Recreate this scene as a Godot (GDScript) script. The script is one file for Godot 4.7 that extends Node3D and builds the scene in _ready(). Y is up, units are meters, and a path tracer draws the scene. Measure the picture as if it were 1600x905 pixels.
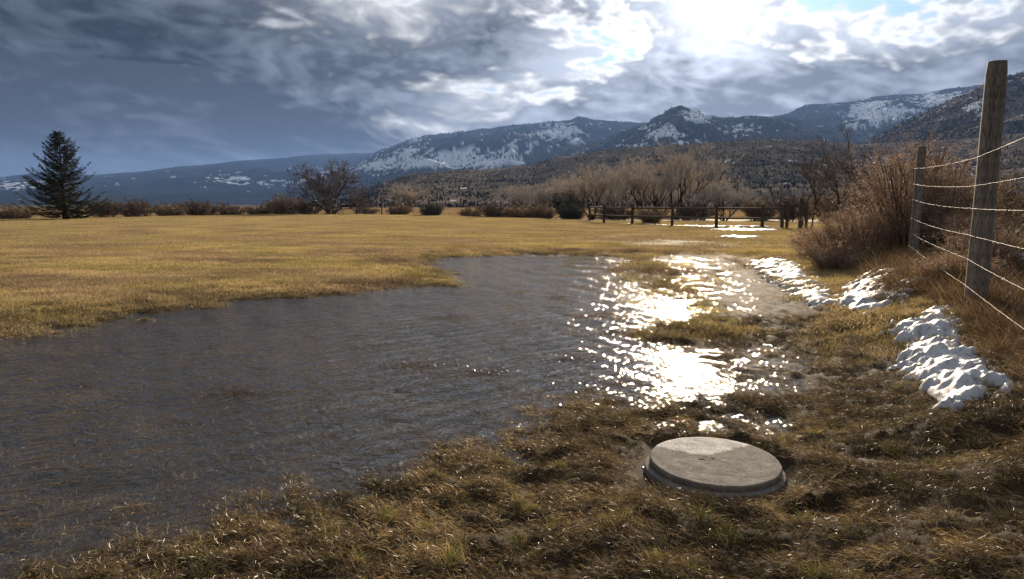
extends Node3D
# A flooded winter lawn below snow-streaked hills, sun low behind broken cloud.
# Metres, y up. The pond surface is y = 0; the camera looks along -z from the origin.

const SUN_AZ := 15.5
const SUN_EL := 15.0

var rng := RandomNumberGenerator.new()
var names := {}
var nz_a := FastNoiseLite.new()
var nz_b := FastNoiseLite.new()
var nz_c := FastNoiseLite.new()
var nz_sky := FastNoiseLite.new()
var nz_sky2 := FastNoiseLite.new()
var nz_ridge := FastNoiseLite.new()
var M := {}


# ---------------------------------------------------------------- helpers
class Build:
	var v := PackedVector3Array()
	var n := PackedVector3Array()
	var c := PackedColorArray()
	var ix := PackedInt32Array()

	func tri(a: Vector3, b: Vector3, d: Vector3, col: Color) -> void:
		var s := v.size()
		v.append(a); v.append(b); v.append(d)
		c.append(col); c.append(col); c.append(col)
		ix.append(s); ix.append(s + 1); ix.append(s + 2)

	func tube(pts: PackedVector3Array, rad: PackedFloat32Array, sides: int, col: Color, cap := false) -> void:
		var first := v.size()
		var count := pts.size()
		var side := Vector3.RIGHT
		for k in count:
			var dir: Vector3 = (pts[mini(k + 1, count - 1)] - pts[maxi(k - 1, 0)]).normalized()
			if k == 0:
				side = dir.cross(Vector3(0.31, 0.2, 0.93)).normalized()
			side = (side - dir * side.dot(dir)).normalized()
			var up := dir.cross(side)
			for s in sides:
				var a := TAU * s / sides
				var o := side * cos(a) + up * sin(a)
				v.append(pts[k] + o * rad[k])
				n.append(o)
				c.append(col)
		for k in count - 1:
			for s in sides:
				var a := first + k * sides + s
				var b := first + k * sides + (s + 1) % sides
				ix.append(a); ix.append(a + sides); ix.append(b)
				ix.append(b); ix.append(a + sides); ix.append(b + sides)
		if cap:
			for e in [0, count - 1]:
				var m := v.size()
				var dir: Vector3 = (pts[count - 1] - pts[0]).normalized() * (1.0 if e else -1.0)
				v.append(pts[e] + dir * rad[e] * 0.08); n.append(dir); c.append(col)
				for s in sides:
					v.append(pts[e] + (v[first + e * sides + s] - pts[e])); n.append(dir); c.append(col)
				for s in sides:
					ix.append(m); ix.append(m + 1 + s); ix.append(m + 1 + (s + 1) % sides)

	# a narrow leaf or blade: root, direction of growth, bend, width
	func blade(p: Vector3, tip: Vector3, bend: Vector3, w: Vector3, col: Color, two := true) -> void:
		var s := v.size()
		var mid := (p + tip) * 0.5 + bend
		v.append(p - w); v.append(p + w)
		if two:
			v.append(mid - w * 0.8); v.append(mid + w * 0.8); v.append(tip)
			for k in 5:
				c.append(col)
			for k in [0, 2, 1, 1, 2, 3, 2, 4, 3]:
				ix.append(s + k)
		else:
			v.append(tip)
			for k in 3:
				c.append(col)
			for k in [0, 2, 1]:
				ix.append(s + k)

	func mesh() -> ArrayMesh:
		var a := []
		a.resize(Mesh.ARRAY_MAX)
		a[Mesh.ARRAY_VERTEX] = v
		if n.size() == v.size():
			a[Mesh.ARRAY_NORMAL] = n
		a[Mesh.ARRAY_COLOR] = c
		a[Mesh.ARRAY_INDEX] = ix
		var m := ArrayMesh.new()
		m.add_surface_from_arrays(Mesh.PRIMITIVE_TRIANGLES, a)
		return m


func numbered(called: String) -> String:
	names[called] = names.get(called, -1) + 1
	return called if names[called] == 0 else "%s_%03d" % [called, names[called]]


func tag(o: Node3D, label: String, category := "", group := "", kind := "") -> void:
	if label: o.set_meta("label", label)
	if category: o.set_meta("category", category)
	if group: o.set_meta("group", group)
	if kind: o.set_meta("kind", kind)


func thing(called: String, label: String, category: String, where := Vector3.ZERO, group := "") -> Node3D:
	var o := Node3D.new()
	o.name = numbered(called)
	add_child(o)
	o.position = where
	tag(o, label, category, group)
	return o


func part(called: String, m: Mesh, mat: Material, parent: Node) -> MeshInstance3D:
	var o := MeshInstance3D.new()
	o.name = called if parent != self else numbered(called)
	o.mesh = m
	o.material_override = mat
	for k in m.get_surface_count():
		o.set_surface_override_material(k, mat)
	parent.add_child(o, true)
	return o


func scatter(called: String, m: Mesh, mat: Material, where: Array, tint: Array, label: String, category: String) -> MultiMeshInstance3D:
	var mm := MultiMesh.new()
	mm.transform_format = MultiMesh.TRANSFORM_3D
	mm.use_colors = true
	mm.mesh = m
	mm.instance_count = where.size()
	for k in where.size():
		mm.set_instance_transform(k, where[k])
		mm.set_instance_color(k, tint[k])
	var o := MultiMeshInstance3D.new()
	o.name = numbered(called)
	o.multimesh = mm
	o.material_override = mat
	add_child(o)
	tag(o, label, category, "", "stuff")
	return o


func lin(r: float, g: float, b: float) -> Color:
	return Color(r, g, b).linear_to_srgb()


func std(r: float, g: float, b: float, rough: float, vertex := false) -> StandardMaterial3D:
	var m := StandardMaterial3D.new()
	m.albedo_color = lin(r, g, b)
	m.roughness = rough
	m.vertex_color_use_as_albedo = vertex
	return m


func height_image(size: int, waves: Array) -> ImageTexture:
	# seamless float relief: waves are [cycles in u, cycles in v, amplitude, phase]
	var im := Image.create_empty(size, size, false, Image.FORMAT_RF)
	var data := PackedFloat32Array()
	data.resize(size * size)
	for y in size:
		for x in size:
			var h := 0.0
			var u := TAU * x / size
			var w := TAU * y / size
			var u0 := u
			u += 0.16 * sin(2.0 * w + u0) + 0.1 * sin(5.0 * u0 - 3.0 * w)
			w += 0.13 * sin(3.0 * u0 - w) + 0.08 * sin(4.0 * u0 + 5.0 * w)
			for k: Vector4 in waves:
				h += k.z * sin(k.x * u + k.y * w + k.w)
			data[y * size + x] = h
	im.set_data(size, size, false, Image.FORMAT_RF, data.to_byte_array())
	return ImageTexture.create_from_image(im)


func noise_tex(freq: float, size: int, lo: Color, hi: Color, sd: int, octaves := 5, ridged := false) -> ImageTexture:
	var f := FastNoiseLite.new()
	f.seed = sd
	f.frequency = freq
	f.fractal_octaves = octaves
	f.fractal_type = FastNoiseLite.FRACTAL_RIDGED if ridged else FastNoiseLite.FRACTAL_FBM
	var im := f.get_seamless_image(size, size)
	im.convert(Image.FORMAT_RGB8)
	var d := im.get_data()
	for k in d.size() / 3:
		var t: float = d[k * 3] / 255.0
		t = clampf((t - 0.5) * 1.4 + 0.5, 0.0, 1.0)
		var q := lo.lerp(hi, t)
		d[k * 3] = int(q.r * 255); d[k * 3 + 1] = int(q.g * 255); d[k * 3 + 2] = int(q.b * 255)
	return ImageTexture.create_from_image(Image.create_from_data(size, size, false, Image.FORMAT_RGB8, d))


# ---------------------------------------------------------------- sky
# clouds by azimuth and elevation in degrees: [az, el, reach az, reach el, how much thicker (+) or thinner (-)]
const CLOUDS := [
	[-36.0, 7.0, 17.0, 5.0, 0.45], [-19.0, 5.5, 12.0, 3.2, 0.45], [-30.0, 13.0, 16.0, 4.0, 0.16],
	[-9.0, 11.0, 7.0, 2.2, 0.22], [-12.0, 16.5, 6.0, 2.0, -0.42], [-2.0, 12.8, 3.5, 2.0, 0.36],
	[-6.5, 6.2, 4.5, 0.9, -0.42], [-4.0, 8.6, 3.0, 1.2, -0.12], [-1.0, 9.9, 3.0, 0.9, -0.42], [5.5, 10.6, 3.4, 0.8, -0.4],
	[1.5, 8.3, 7.0, 0.7, -0.3], [5.0, 7.3, 5.0, 1.2, 0.22], [2.0, 14.5, 4.0, 1.6, 0.12], [7.0, 13.2, 6.0, 2.0, -0.24],
	[13.5, 9.6, 4.6, 2.4, 0.5], [20.0, 8.8, 7.0, 1.8, 0.42], [17.5, 11.4, 2.0, 0.9, 0.25], [12.0, 11.6, 1.6, 0.8, 0.3], [22.5, 12.4, 2.2, 0.9, 0.22],
	[15.5, 15.6, 4.0, 1.5, -0.3], [28.0, 13.2, 13.0, 2.3, -0.34], [24.0, 6.3, 15.0, 2.4, 0.42], [31.0, 16.0, 9.0, 1.6, 0.3], [33.0, 8.6, 9.0, 1.4, 0.25], [34.0, 15.0, 5.0, 1.0, 0.1],
]


func sky_rgb(az: float, el: float) -> Vector3:
	var ca := deg_to_rad(az)
	var ce := deg_to_rad(el)
	var d := Vector3(sin(ca) * cos(ce), sin(ce), -cos(ca) * cos(ce))
	# cloud noise: lumps wider than tall, drawn out along the wind, each scale bent by the coarser one
	var q := Vector3(d.x, d.y * 2.3 + d.x * 0.22, d.z)
	var wx := nz_sky2.get_noise_3dv(q * 3.0)
	var wy := nz_sky2.get_noise_3dv(q * 3.0 + Vector3(17, 5, 3))
	var bend := Vector3(wx, wy * 0.7, -wx)
	var broad := nz_sky.get_noise_3dv(q * 3.2 + bend * 0.45)
	var puff := nz_sky.get_noise_3dv(q * 9.0 + bend * 0.8 + Vector3(4, 8, 1))
	var lump := 1.0 - 2.6 * absf(nz_sky.get_noise_3dv(q * 7.0 + bend * 0.8 + Vector3(9, 3, 6)))
	var curl := nz_sky.get_noise_3dv(q * 26.0 + bend * 1.6 + Vector3(2, 6, 4))
	var streak := nz_sky.get_noise_3dv(Vector3(d.x, d.y * 3.4 + d.x * 0.55, d.z) * 4.2 + bend * 0.7 + Vector3(1, 7, 9))
	var s := rad_to_deg(acos(clampf(d.dot(_sun_dir()), -1.0, 1.0)))
	# how heavy the overcast is: solid to the left and behind, broken toward the sun
	var toward := exp(-pow(absf(wrapf(az - 20.0, -180, 180)) / 34.0, 2.0))
	var left := smoothstep(6.0, -9.0, az) if absf(az) < 90.0 else 1.0
	var t := 0.70 - 0.33 * toward - 0.3 * smoothstep(13.0, 42.0, el)
	for b in CLOUDS:
		var da: float = wrapf(az + wx * 2.0 + puff * 2.5 - b[0], -180, 180) / b[2]
		var de: float = (el + wy * 0.7 + puff * 1.2 - b[1]) / b[3]
		var r := da * da + de * de
		if r < 7.0:
			t += b[4] * exp(-r)
	t += broad * 0.2 + puff * lerpf(0.62, 0.4, left) + curl * lerpf(0.42, 0.3, left) + lump * lerpf(0.14, 0.03, left) + streak * lerpf(0.12, 0.42, left)
	var near := exp(-s / 13.0)
	var wide := exp(-s / 28.0)
	# undersides: darker where the cloud is deeper, paler on the lumps that hang lower
	var tone := clampf(1.0 + streak * 2.0 + curl * 1.5 + puff * 2.0 + lump * 0.2 + broad * 0.8 - 0.9 * (t - 0.7), 0.3, 2.6)
	var thick := (Vector3(0.021, 0.026, 0.036) + Vector3(0.20, 0.205, 0.23) * near + Vector3(0.092, 0.102, 0.12) * wide) * lerpf(1.0, tone, lerpf(0.6, 1.0, left)) * lerpf(1.0, 0.6, left)
	var thin := Vector3(0.20, 0.208, 0.222) + Vector3(0.19, 0.19, 0.187) * near + Vector3(0.24, 0.24, 0.24) * wide
	var blue := Vector3(0.14, 0.24, 0.39) + Vector3(0.35, 0.42, 0.46) * near
	var c := thin.lerp(thick, smoothstep(0.2, lerpf(0.58, 0.8, left), t))
	c += thin * 0.3 * exp(-pow((t - 0.2) / 0.1, 2.0))
	c = blue.lerp(c, smoothstep(-0.16, 0.16, t))
	# rain-grey veil close to the ground
	c = c.lerp(Vector3(0.075, 0.092, 0.125) + Vector3(0.2, 0.2, 0.2) * near, 0.6 * exp(-pow(maxf(el - 1.0, 0.0) / 2.6, 2.0)))
	c += Vector3(4.0, 3.85, 3.6) * exp(-pow(s / 0.85, 2.0)) + Vector3(0.35, 0.34, 0.325) * exp(-s / 1.3)
	return c * 0.66


func _sun_dir() -> Vector3:
	var a := deg_to_rad(SUN_AZ)
	var e := deg_to_rad(SUN_EL)
	return Vector3(sin(a) * cos(e), sin(e), -cos(a) * cos(e))


func make_sky() -> Sky:
	var w := 4096
	var h := 2048
	var im := Image.create_empty(w / 4, h / 4, false, Image.FORMAT_RGBF)
	for y in h / 4:
		var el := 90.0 - (y + 0.5) * 180.0 / (h / 4)
		for x in w / 4:
			var c := Vector3(0.12, 0.12, 0.12) if el < -2.0 else sky_rgb(wrapf((x + 0.5) * 360.0 / (w / 4), -180, 180), el)
			im.set_pixel(x, y, Color(c.x, c.y, c.z))
	im.resize(w, h, Image.INTERPOLATE_BILINEAR)
	for y in range(int((90.0 - 24.0) / 180.0 * h), int((90.0 + 1.0) / 180.0 * h)):
		var el := 90.0 - (y + 0.5) * 180.0 / h
		for x in range(int(-46.0 / 360.0 * w), int(46.0 / 360.0 * w)):
			var c := sky_rgb((x + 0.5) * 360.0 / w, el)
			im.set_pixel(posmod(x, w), y, Color(c.x, c.y, c.z))
	var m := PanoramaSkyMaterial.new()
	m.panorama = ImageTexture.create_from_image(im)
	var s := Sky.new()
	s.sky_material = m
	return s


# ---------------------------------------------------------------- terrain
const POND := [
	-13.0, -5.5, -6.5, -6.9, -5.95, -7.9, -5.7, -8.95, -4.88, -10.2, -4.24, -11.3, -2.96, -11.8, -1.96, -13.1, -0.96, -12.9, -1.5, -15.9, -2.4, -17.6, -2.06, -20.2, -0.2, -21.3, 1.97, -21.3,
	3.24, -20.2, 4.5, -20.5, 5.15, -18.7, 4.5, -15.8, 3.95, -13.4, 3.1, -10.9, 2.6, -9.6, 2.05, -8.8, 1.75, -8.2, 1.8, -7.5, 2.3, -7.2, 2.7, -7.0, 3.1, -6.5, 2.95, -6.1, 2.6, -5.8, 2.25, -5.6, 2.0, -5.2,
	1.66, -4.96, 1.22, -5.1, 0.96, -5.02, 0.48, -5.0, 0.22, -4.65, -0.24, -4.15, -0.41, -3.9, -0.71, -3.62, -1.15, -3.35, -1.42, -3.2, -1.72, -2.9, -1.94, -2.64, -2.6, -2.2, -6.0, -1.4, -13.0, -1.4]
# soggy hollows: x, z, reach x, reach z, turn, how far the ground is drawn down to the water line
const SOGGY := [[3.0, -6.4, 1.5, 1.5, 0.0, 1.0], [3.7, -9.6, 0.7, 2.4, -0.35, 0.85], [4.55, -13.5, 0.95, 5.0, -0.22, 0.85], [5.6, -19.5, 1.6, 2.6, -0.2, 0.8], [2.35, -4.7, 0.8, 0.55, 0.3, 0.8], [1.5, -4.75, 0.7, 0.3, 0.0, 0.9], [2.2, -3.75, 0.32, 0.5, 0.3, 0.7], [2.45, -2.75, 0.4, 0.25, 0.0, 0.75], [1.55, -3.15, 0.25, 0.12, 0.2, 0.8], [6.5, -26.0, 3.0, 4.0, 0.0, 0.6], [3.3, -9.0, 0.5, 0.9, -0.3, 0.5], [2.75, -5.2, 0.5, 0.4, 0.4, 0.9], [2.0, -4.2, 0.3, 0.25, 0.0, 0.85], [2.55, -3.6, 0.3, 0.2, 0.5, 0.7], [3.6, -7.6, 0.6, 0.8, 0.0, 0.8]]
const GX := -16.0
const GZ := -32.0
const CELL := 0.125
const GN := 272
var sdg := PackedFloat32Array()


func make_sdf() -> void:
	sdg.resize(GN * GN)
	var cnt := POND.size() / 2
	var px := PackedFloat32Array()
	var pz := PackedFloat32Array()
	for k in cnt:
		px.append(POND[k * 2]); pz.append(POND[k * 2 + 1])
	for j in GN:
		var z := GZ + j * CELL
		for i in GN:
			var x := GX + i * CELL
			var best := 1e9
			var inside := false
			var k2 := cnt - 1
			for k in cnt:
				var ax := px[k2]; var az := pz[k2]
				var ex := px[k] - ax; var ez := pz[k] - az
				var u := clampf(((x - ax) * ex + (z - az) * ez) / (ex * ex + ez * ez), 0.0, 1.0)
				var dx := x - ax - ex * u; var dz := z - az - ez * u
				best = minf(best, dx * dx + dz * dz)
				if (pz[k] > z) != (az > z) and x < ax + ex * (z - az) / ez:
					inside = not inside
				k2 = k
			sdg[j * GN + i] = -sqrt(best) if inside else sqrt(best)


func sdf(x: float, z: float) -> float:
	var fx := (x - GX) / CELL
	var fz := (z - GZ) / CELL
	if fx < 0.0 or fz < 0.0 or fx >= GN - 1 or fz >= GN - 1:
		return maxf(maxf(GX - x, x - GX - GN * CELL), maxf(GZ - z, z - GZ - GN * CELL)) + 4.0
	var i := int(fx)
	var j := int(fz)
	fx -= i
	fz -= j
	var o := j * GN + i
	return lerpf(lerpf(sdg[o], sdg[o + 1], fx), lerpf(sdg[o + GN], sdg[o + GN + 1], fx), fz)


func soggy(x: float, z: float) -> float:
	var w := 0.0
	if x < 0.5 or z < -34.0:
		return 0.0
	for b in SOGGY:
		var c := cos(b[4] as float)
		var s := sin(b[4] as float)
		var dx: float = x - b[0]
		var dz: float = z - b[1]
		var u: float = (dx * c - dz * s) / b[2]
		var v: float = (dx * s + dz * c) / b[3]
		w = maxf(w, b[5] * smoothstep(1.25, 0.55, sqrt(u * u + v * v)))
	return w


# distance to the right of the wire fence line
func past_fence(x: float, z: float) -> float:
	return (x - 5.13) * 0.8997 + (z + 7.59) * 0.4364


func ground_y(x: float, z: float) -> float:
	var r := sqrt(x * x + z * z)
	var sd := sdf(x, z)
	var h: float
	var rough := 1.0
	if r < 60.0:
		var n1 := nz_b.get_noise_2d(x * 1.3, z * 1.3)
		var n2 := nz_b.get_noise_2d(x * 4.5 + 40.0, z * 4.5)
		var n3 := nz_c.get_noise_2d(x * 13.0, z * 13.0)
		sd += n1 * 0.35 + n2 * 0.12
		h = maxf(-0.10, sd * 0.055) if sd < 0.0 else minf(0.085, sd * 0.06)
		if x < 1.2 and z < -6.0:
			rough = 0.75
		h += (n2 * 0.034 + n3 * 0.014) * rough * smoothstep(-0.6, 0.1, sd) + n1 * 0.02
		h = lerpf(h, 0.002 + n2 * 0.04 + n3 * 0.012 + n1 * 0.012, soggy(x, z))
		# a shoal of drowned turf at the far right of the flood
		var sh := Vector2((x - 3.75 + (z + 16.0) * 0.13) / 1.6, (z + 16.0) / 5.2).length()
		if sh < 1.2:
			h = lerpf(h, 0.006 + nz_b.get_noise_2d(x * 2.2 + 11.0, z * 2.8) * 0.06 + n3 * 0.015, smoothstep(1.2, 0.75, sh))
	else:
		h = 0.085 + 0.03 * nz_b.get_noise_2d(x * 0.3, z * 0.3)
	if r < 6.0:
		h = lerpf(h, 0.0, smoothstep(0.62, 0.44, Vector2(x - 1.17, z + 3.87).length()))
	var s := past_fence(x, z)
	h += 0.33 * smoothstep(-1.7, 0.1, s) * smoothstep(-60.0, -12.0, z)
	# the mown field ends in a low step down to rough pasture
	h -= 0.5 * smoothstep(0.0, 3.0, r - lawn_edge(x, z))
	if r > 160.0:
		h += 0.8 * nz_b.get_noise_2d(x * 0.004, z * 0.004)
	return h


func lawn_edge(x: float, z: float) -> float:
	var a := rad_to_deg(atan2(x, -z))
	if a < -36.0: return 84.0
	if a < -14.0: return remap(a, -36.0, -14.0, 84.0, 114.0)
	if a < -2.0: return remap(a, -14.0, -2.0, 114.0, 80.0)
	if a < 6.0: return remap(a, -2.0, 6.0, 80.0, 64.0)
	return 63.0


func ground_color(x: float, z: float, y: float) -> Color:
	var r := sqrt(x * x + z * z)
	var n := nz_a.get_noise_2d(x, z)
	var m := nz_b.get_noise_2d(x * 0.7, z * 0.7)
	var straw := Color(0.26, 0.175, 0.07).lerp(Color(0.17, 0.14, 0.045), clampf(0.5 + n * 1.2 + m * 0.4, 0.0, 1.0))
	var mud := Color(0.045, 0.031, 0.018).lerp(Color(0.085, 0.058, 0.03), clampf(0.5 + m, 0.0, 1.0))
	if r > 150.0:
		var far := nz_b.get_noise_2d(x * 0.012, z * 0.012)
		return Color(0.16, 0.115, 0.06).lerp(Color(0.06, 0.06, 0.035), clampf(0.5 + far * 1.6, 0.0, 1.0))
	if r > lawn_edge(x, z):
		return Color(0.24, 0.165, 0.075).lerp(Color(0.13, 0.09, 0.045), clampf(0.5 + m + n, 0.0, 1.0))
	# sodden ground beside and under the water is bare brown
	var dry := smoothstep(0.3, 2.2, sdf(x, z) + m * 0.8) * smoothstep(-4.6, -7.5, z + maxf(x, 0.0) * 0.2)
	dry = smoothstep(0.42, 0.58, dry + 0.6 * nz_b.get_noise_2d(x * 2.4, z * 2.4))
	if x > 2.0: dry = maxf(dry, 0.0) * smoothstep(-10.0, -22.0, z)
	return mud.lerp(straw, dry)


func make_ground() -> void:
	var az := PackedFloat32Array()
	var a := -180.0
	while a < 179.9:
		az.append(a)
		a += 0.3 if absf(a) < 48.0 else 3.0
	var rs := PackedFloat32Array()
	var r := 1.35
	rs.append(0.0)
	while r < 130.0:
		rs.append(r)
		r *= 1.012
	while r < 9000.0:
		rs.append(r)
		r *= 1.09
	var b := Build.new()
	var na := az.size()
	for q in rs:
		for w in az:
			var x := q * sin(deg_to_rad(w))
			var z := -q * cos(deg_to_rad(w))
			var y := ground_y(x, z)
			b.v.append(Vector3(x, y, z))
			b.c.append(ground_color(x, z, y))
	for i in rs.size() - 1:
		for j in na:
			var o := i * na + j
			var p := i * na + (j + 1) % na
			b.ix.append(o); b.ix.append(o + na); b.ix.append(p)
			b.ix.append(p); b.ix.append(o + na); b.ix.append(p + na)
	smooth_normals(b)
	var m := std(1, 1, 1, 0.85, true)
	m.metallic_specular = 0.2
	m.albedo_texture = noise_tex(0.02, 512, Color(0.62, 0.62, 0.62), Color(1, 1, 1), 3)
	m.uv1_triplanar = true
	m.uv1_world_triplanar = true
	m.uv1_scale = Vector3(0.7, 0.7, 0.7)
	tag(part("ground", b.mesh(), m, self), "brown winter pasture reaching from the flooded lawn to the hills", "ground", "", "structure")


func smooth_normals(b: Build) -> void:
	var n := PackedVector3Array()
	n.resize(b.v.size())
	for k in range(0, b.ix.size(), 3):
		var i := b.ix[k]
		var j := b.ix[k + 1]
		var l := b.ix[k + 2]
		var f := (b.v[l] - b.v[i]).cross(b.v[j] - b.v[i])
		n[i] += f
		n[j] += f
		n[l] += f
	for k in n.size():
		n[k] = n[k].normalized() if n[k].length_squared() > 0.0 else Vector3.UP
	b.n = n


func make_water() -> void:
	var b := Build.new()
	var x0 := -12.0
	var z0 := -30.0
	var st := 0.1
	var nx := 220
	var nzn := 288
	var id := PackedInt32Array()
	id.resize(nx * nzn)
	id.fill(-1)
	var wet := PackedByteArray()
	wet.resize(nx * nzn)
	for j in nzn:
		for i in nx:
			var x := x0 + i * st
			var z := z0 + j * st
			wet[j * nx + i] = 1 if ground_y(x, z) < 0.012 else 0
	for j in range(1, nzn - 2):
		for i in range(1, nx - 2):
			var o := j * nx + i
			if wet[o] + wet[o + 1] + wet[o + nx] + wet[o + nx + 1] == 0:
				continue
			for q: int in [o, o + 1, o + nx, o + nx + 1]:
				if id[q] < 0:
					id[q] = b.v.size()
					var x := x0 + (q % nx) * st
					var z := z0 + (q / nx) * st
					var e := 0.04
					var f := func(u: float, w: float) -> float: return 0.003 * nz_b.get_noise_2d(u * 1.6, w * 2.4 + u * 0.8)
					var h: float = f.call(x, z)
					b.v.append(Vector3(x, h * 0.3, z))
					b.n.append(Vector3((h - f.call(x + e, z)) / e, 1.0, (h - f.call(x, z + e)) / e).normalized())
					b.c.append(Color.WHITE)
			b.ix.append(id[o]); b.ix.append(id[o + 1]); b.ix.append(id[o + nx])
			b.ix.append(id[o + 1]); b.ix.append(id[o + nx + 1]); b.ix.append(id[o + nx])
	var waves := []
	for k in 30:
		var cyc := 12.0 * pow(6.0, rng.randf())
		var ang := rng.randfn(1.35, 0.5)
		waves.append(Vector4(roundi(cos(ang) * cyc), roundi(sin(ang) * cyc), pow(14.0 / cyc, 1.1) * rng.randf_range(0.5, 1.0), rng.randf() * TAU))
	var m := StandardMaterial3D.new()
	m.albedo_color = Color(0.25, 0.245, 0.235, 0.4)
	m.transparency = BaseMaterial3D.TRANSPARENCY_ALPHA
	m.roughness = 0.07
	m.metallic_specular = 0.42
	m.heightmap_enabled = true
	m.heightmap_texture = height_image(768, waves)
	m.heightmap_scale = 0.13
	m.uv1_triplanar = true
	m.uv1_world_triplanar = true
	m.uv1_scale = Vector3(0.62, 0.62, 0.62)
	tag(part("pond_water", b.mesh(), m, self), "shallow rippled floodwater lying over the lawn", "water", "", "structure")


# ---------------------------------------------------------------- hills
# crest lines as azimuth and elevation in degrees seen from the lawn, each ridge at its own distance
func crest(pts: Array, az: float) -> float:
	for k in pts.size() / 2 - 1:
		if az <= pts[k * 2 + 2] or k == pts.size() / 2 - 2:
			var t: float = clampf((az - pts[k * 2]) / (pts[k * 2 + 2] - pts[k * 2]), 0.0, 1.0)
			return lerpf(pts[k * 2 + 1], pts[k * 2 + 3], t * t * (3.0 - 2.0 * t) * 0.5 + t * 0.5)
	return 0.0


func make_ridge(called: String, label: String, pts: Array, dist: float, foot: float, cols: Array, snow: Array, snow_base: float, relief: float, trees: int, tree_size: float, sd: int) -> void:
	var b := Build.new()
	var a0: float = pts[0]
	var a1: float = pts[pts.size() - 2]
	var na := int((a1 - a0) / 0.11)
	var nt := 110
	var back := 14
	var where := []
	var tint := []
	for i in nt + back:
		var t := float(i) / (nt - 1)
		for j in na:
			var az := lerpf(a0, a1, float(j) / (na - 1))
			var d := dist * (1.0 + 0.08 * sin(az * 0.21 + sd))
			var r := lerpf(foot, d, t) if t <= 1.0 else d + (t - 1.0) * (d - foot) * 1.5
			var x := r * sin(deg_to_rad(az))
			var z := -r * cos(deg_to_rad(az))
			var top := tan(deg_to_rad(maxf(crest(pts, az), 0.05))) * d
			var f := 1.0 / dist
			var rg := nz_ridge.get_noise_3d(x * f * 5.0, z * f * 5.0, sd)
			var rg2 := nz_ridge.get_noise_3d(x * f * 16.0, z * f * 16.0, sd + 5.0)
			var fine := nz_c.get_noise_3d(x * f * 60.0, z * f * 60.0, sd)
			var env := clampf(4.0 * t * (1.0 - t), 0.0, 1.0) if t <= 1.0 else 0.0
			var prof := pow(clampf(t, 0.0, 1.0), 1.25) if t <= 1.0 else 1.0 - (t - 1.0) * 3.0
			var y := top * prof + top * relief * env * (rg * 0.55 + rg2 * 0.22) + top * 0.012 * fine
			b.v.append(Vector3(x, y - 1.0 if i else -3.0, z))
			# bare scrub and rock by patches; snow lying in drifts and hollows
			var pat := nz_c.get_noise_3d(x * f * 14.0, z * f * 14.0, sd + 2.0)
			var speck := nz_c.get_noise_3d(x * f * 150.0, z * f * 150.0, sd + 3.0)
			var c: Color = (cols[0] as Color).lerp(cols[1], clampf(0.5 + pat * 1.3 + speck * 0.5, 0.0, 1.0)).lerp(cols[2], clampf(speck * 1.6 - 0.1, 0.0, 1.0))
			var el := rad_to_deg(atan2(y, r))
			var w := snow_base
			for q in snow:
				var u: float = (az - q[0] + (el - q[1]) * q[4]) / q[2]
				var v: float = (el - q[1]) / q[3]
				w += q[5] * exp(-u * u - v * v)
			w += (rg2 - 0.35) * 0.22 + pat * 0.5 + speck * 0.5 + fine * 0.35
			var sn := smoothstep(0.46, 0.54, w)
			b.c.append(c.lerp(Color(0.74, 0.77, 0.82), sn))
	for i in nt + back - 1:
		for j in na - 1:
			var o := i * na + j
			b.ix.append(o); b.ix.append(o + na); b.ix.append(o + 1)
			b.ix.append(o + 1); b.ix.append(o + na); b.ix.append(o + na + 1)
	smooth_normals(b)
	var o := part(called, b.mesh(), M.hill, self)
	tag(o, label, "hill", "", "structure")
	if trees:
		for k in trees:
			var j := rng.randi_range(0, na - 2)
			var i := rng.randi_range(2, nt)
			var p := b.v[i * na + j].lerp(b.v[i * na + j + 1], rng.randf())
			if nz_c.get_noise_3d(p.x / dist * 9.0, p.z / dist * 9.0, sd + 11.0) + rng.randf() * 0.7 < 0.22:
				continue
			var s := tree_size * rng.randf_range(0.5, 1.25)
			where.append(Transform3D(Basis(Vector3.UP, rng.randf() * TAU).scaled(Vector3(s, s * rng.randf_range(0.8, 1.5), s)), p - Vector3(0, s * 0.1, 0)))
			var g := rng.randf_range(0.6, 1.3)
			tint.append(Color(g, g, g * rng.randf_range(0.85, 1.1)))
		scatter("hillside_junipers", M.juniper_mesh, M.juniper, where, tint, "dark junipers dotting " + label, "trees")


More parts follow.
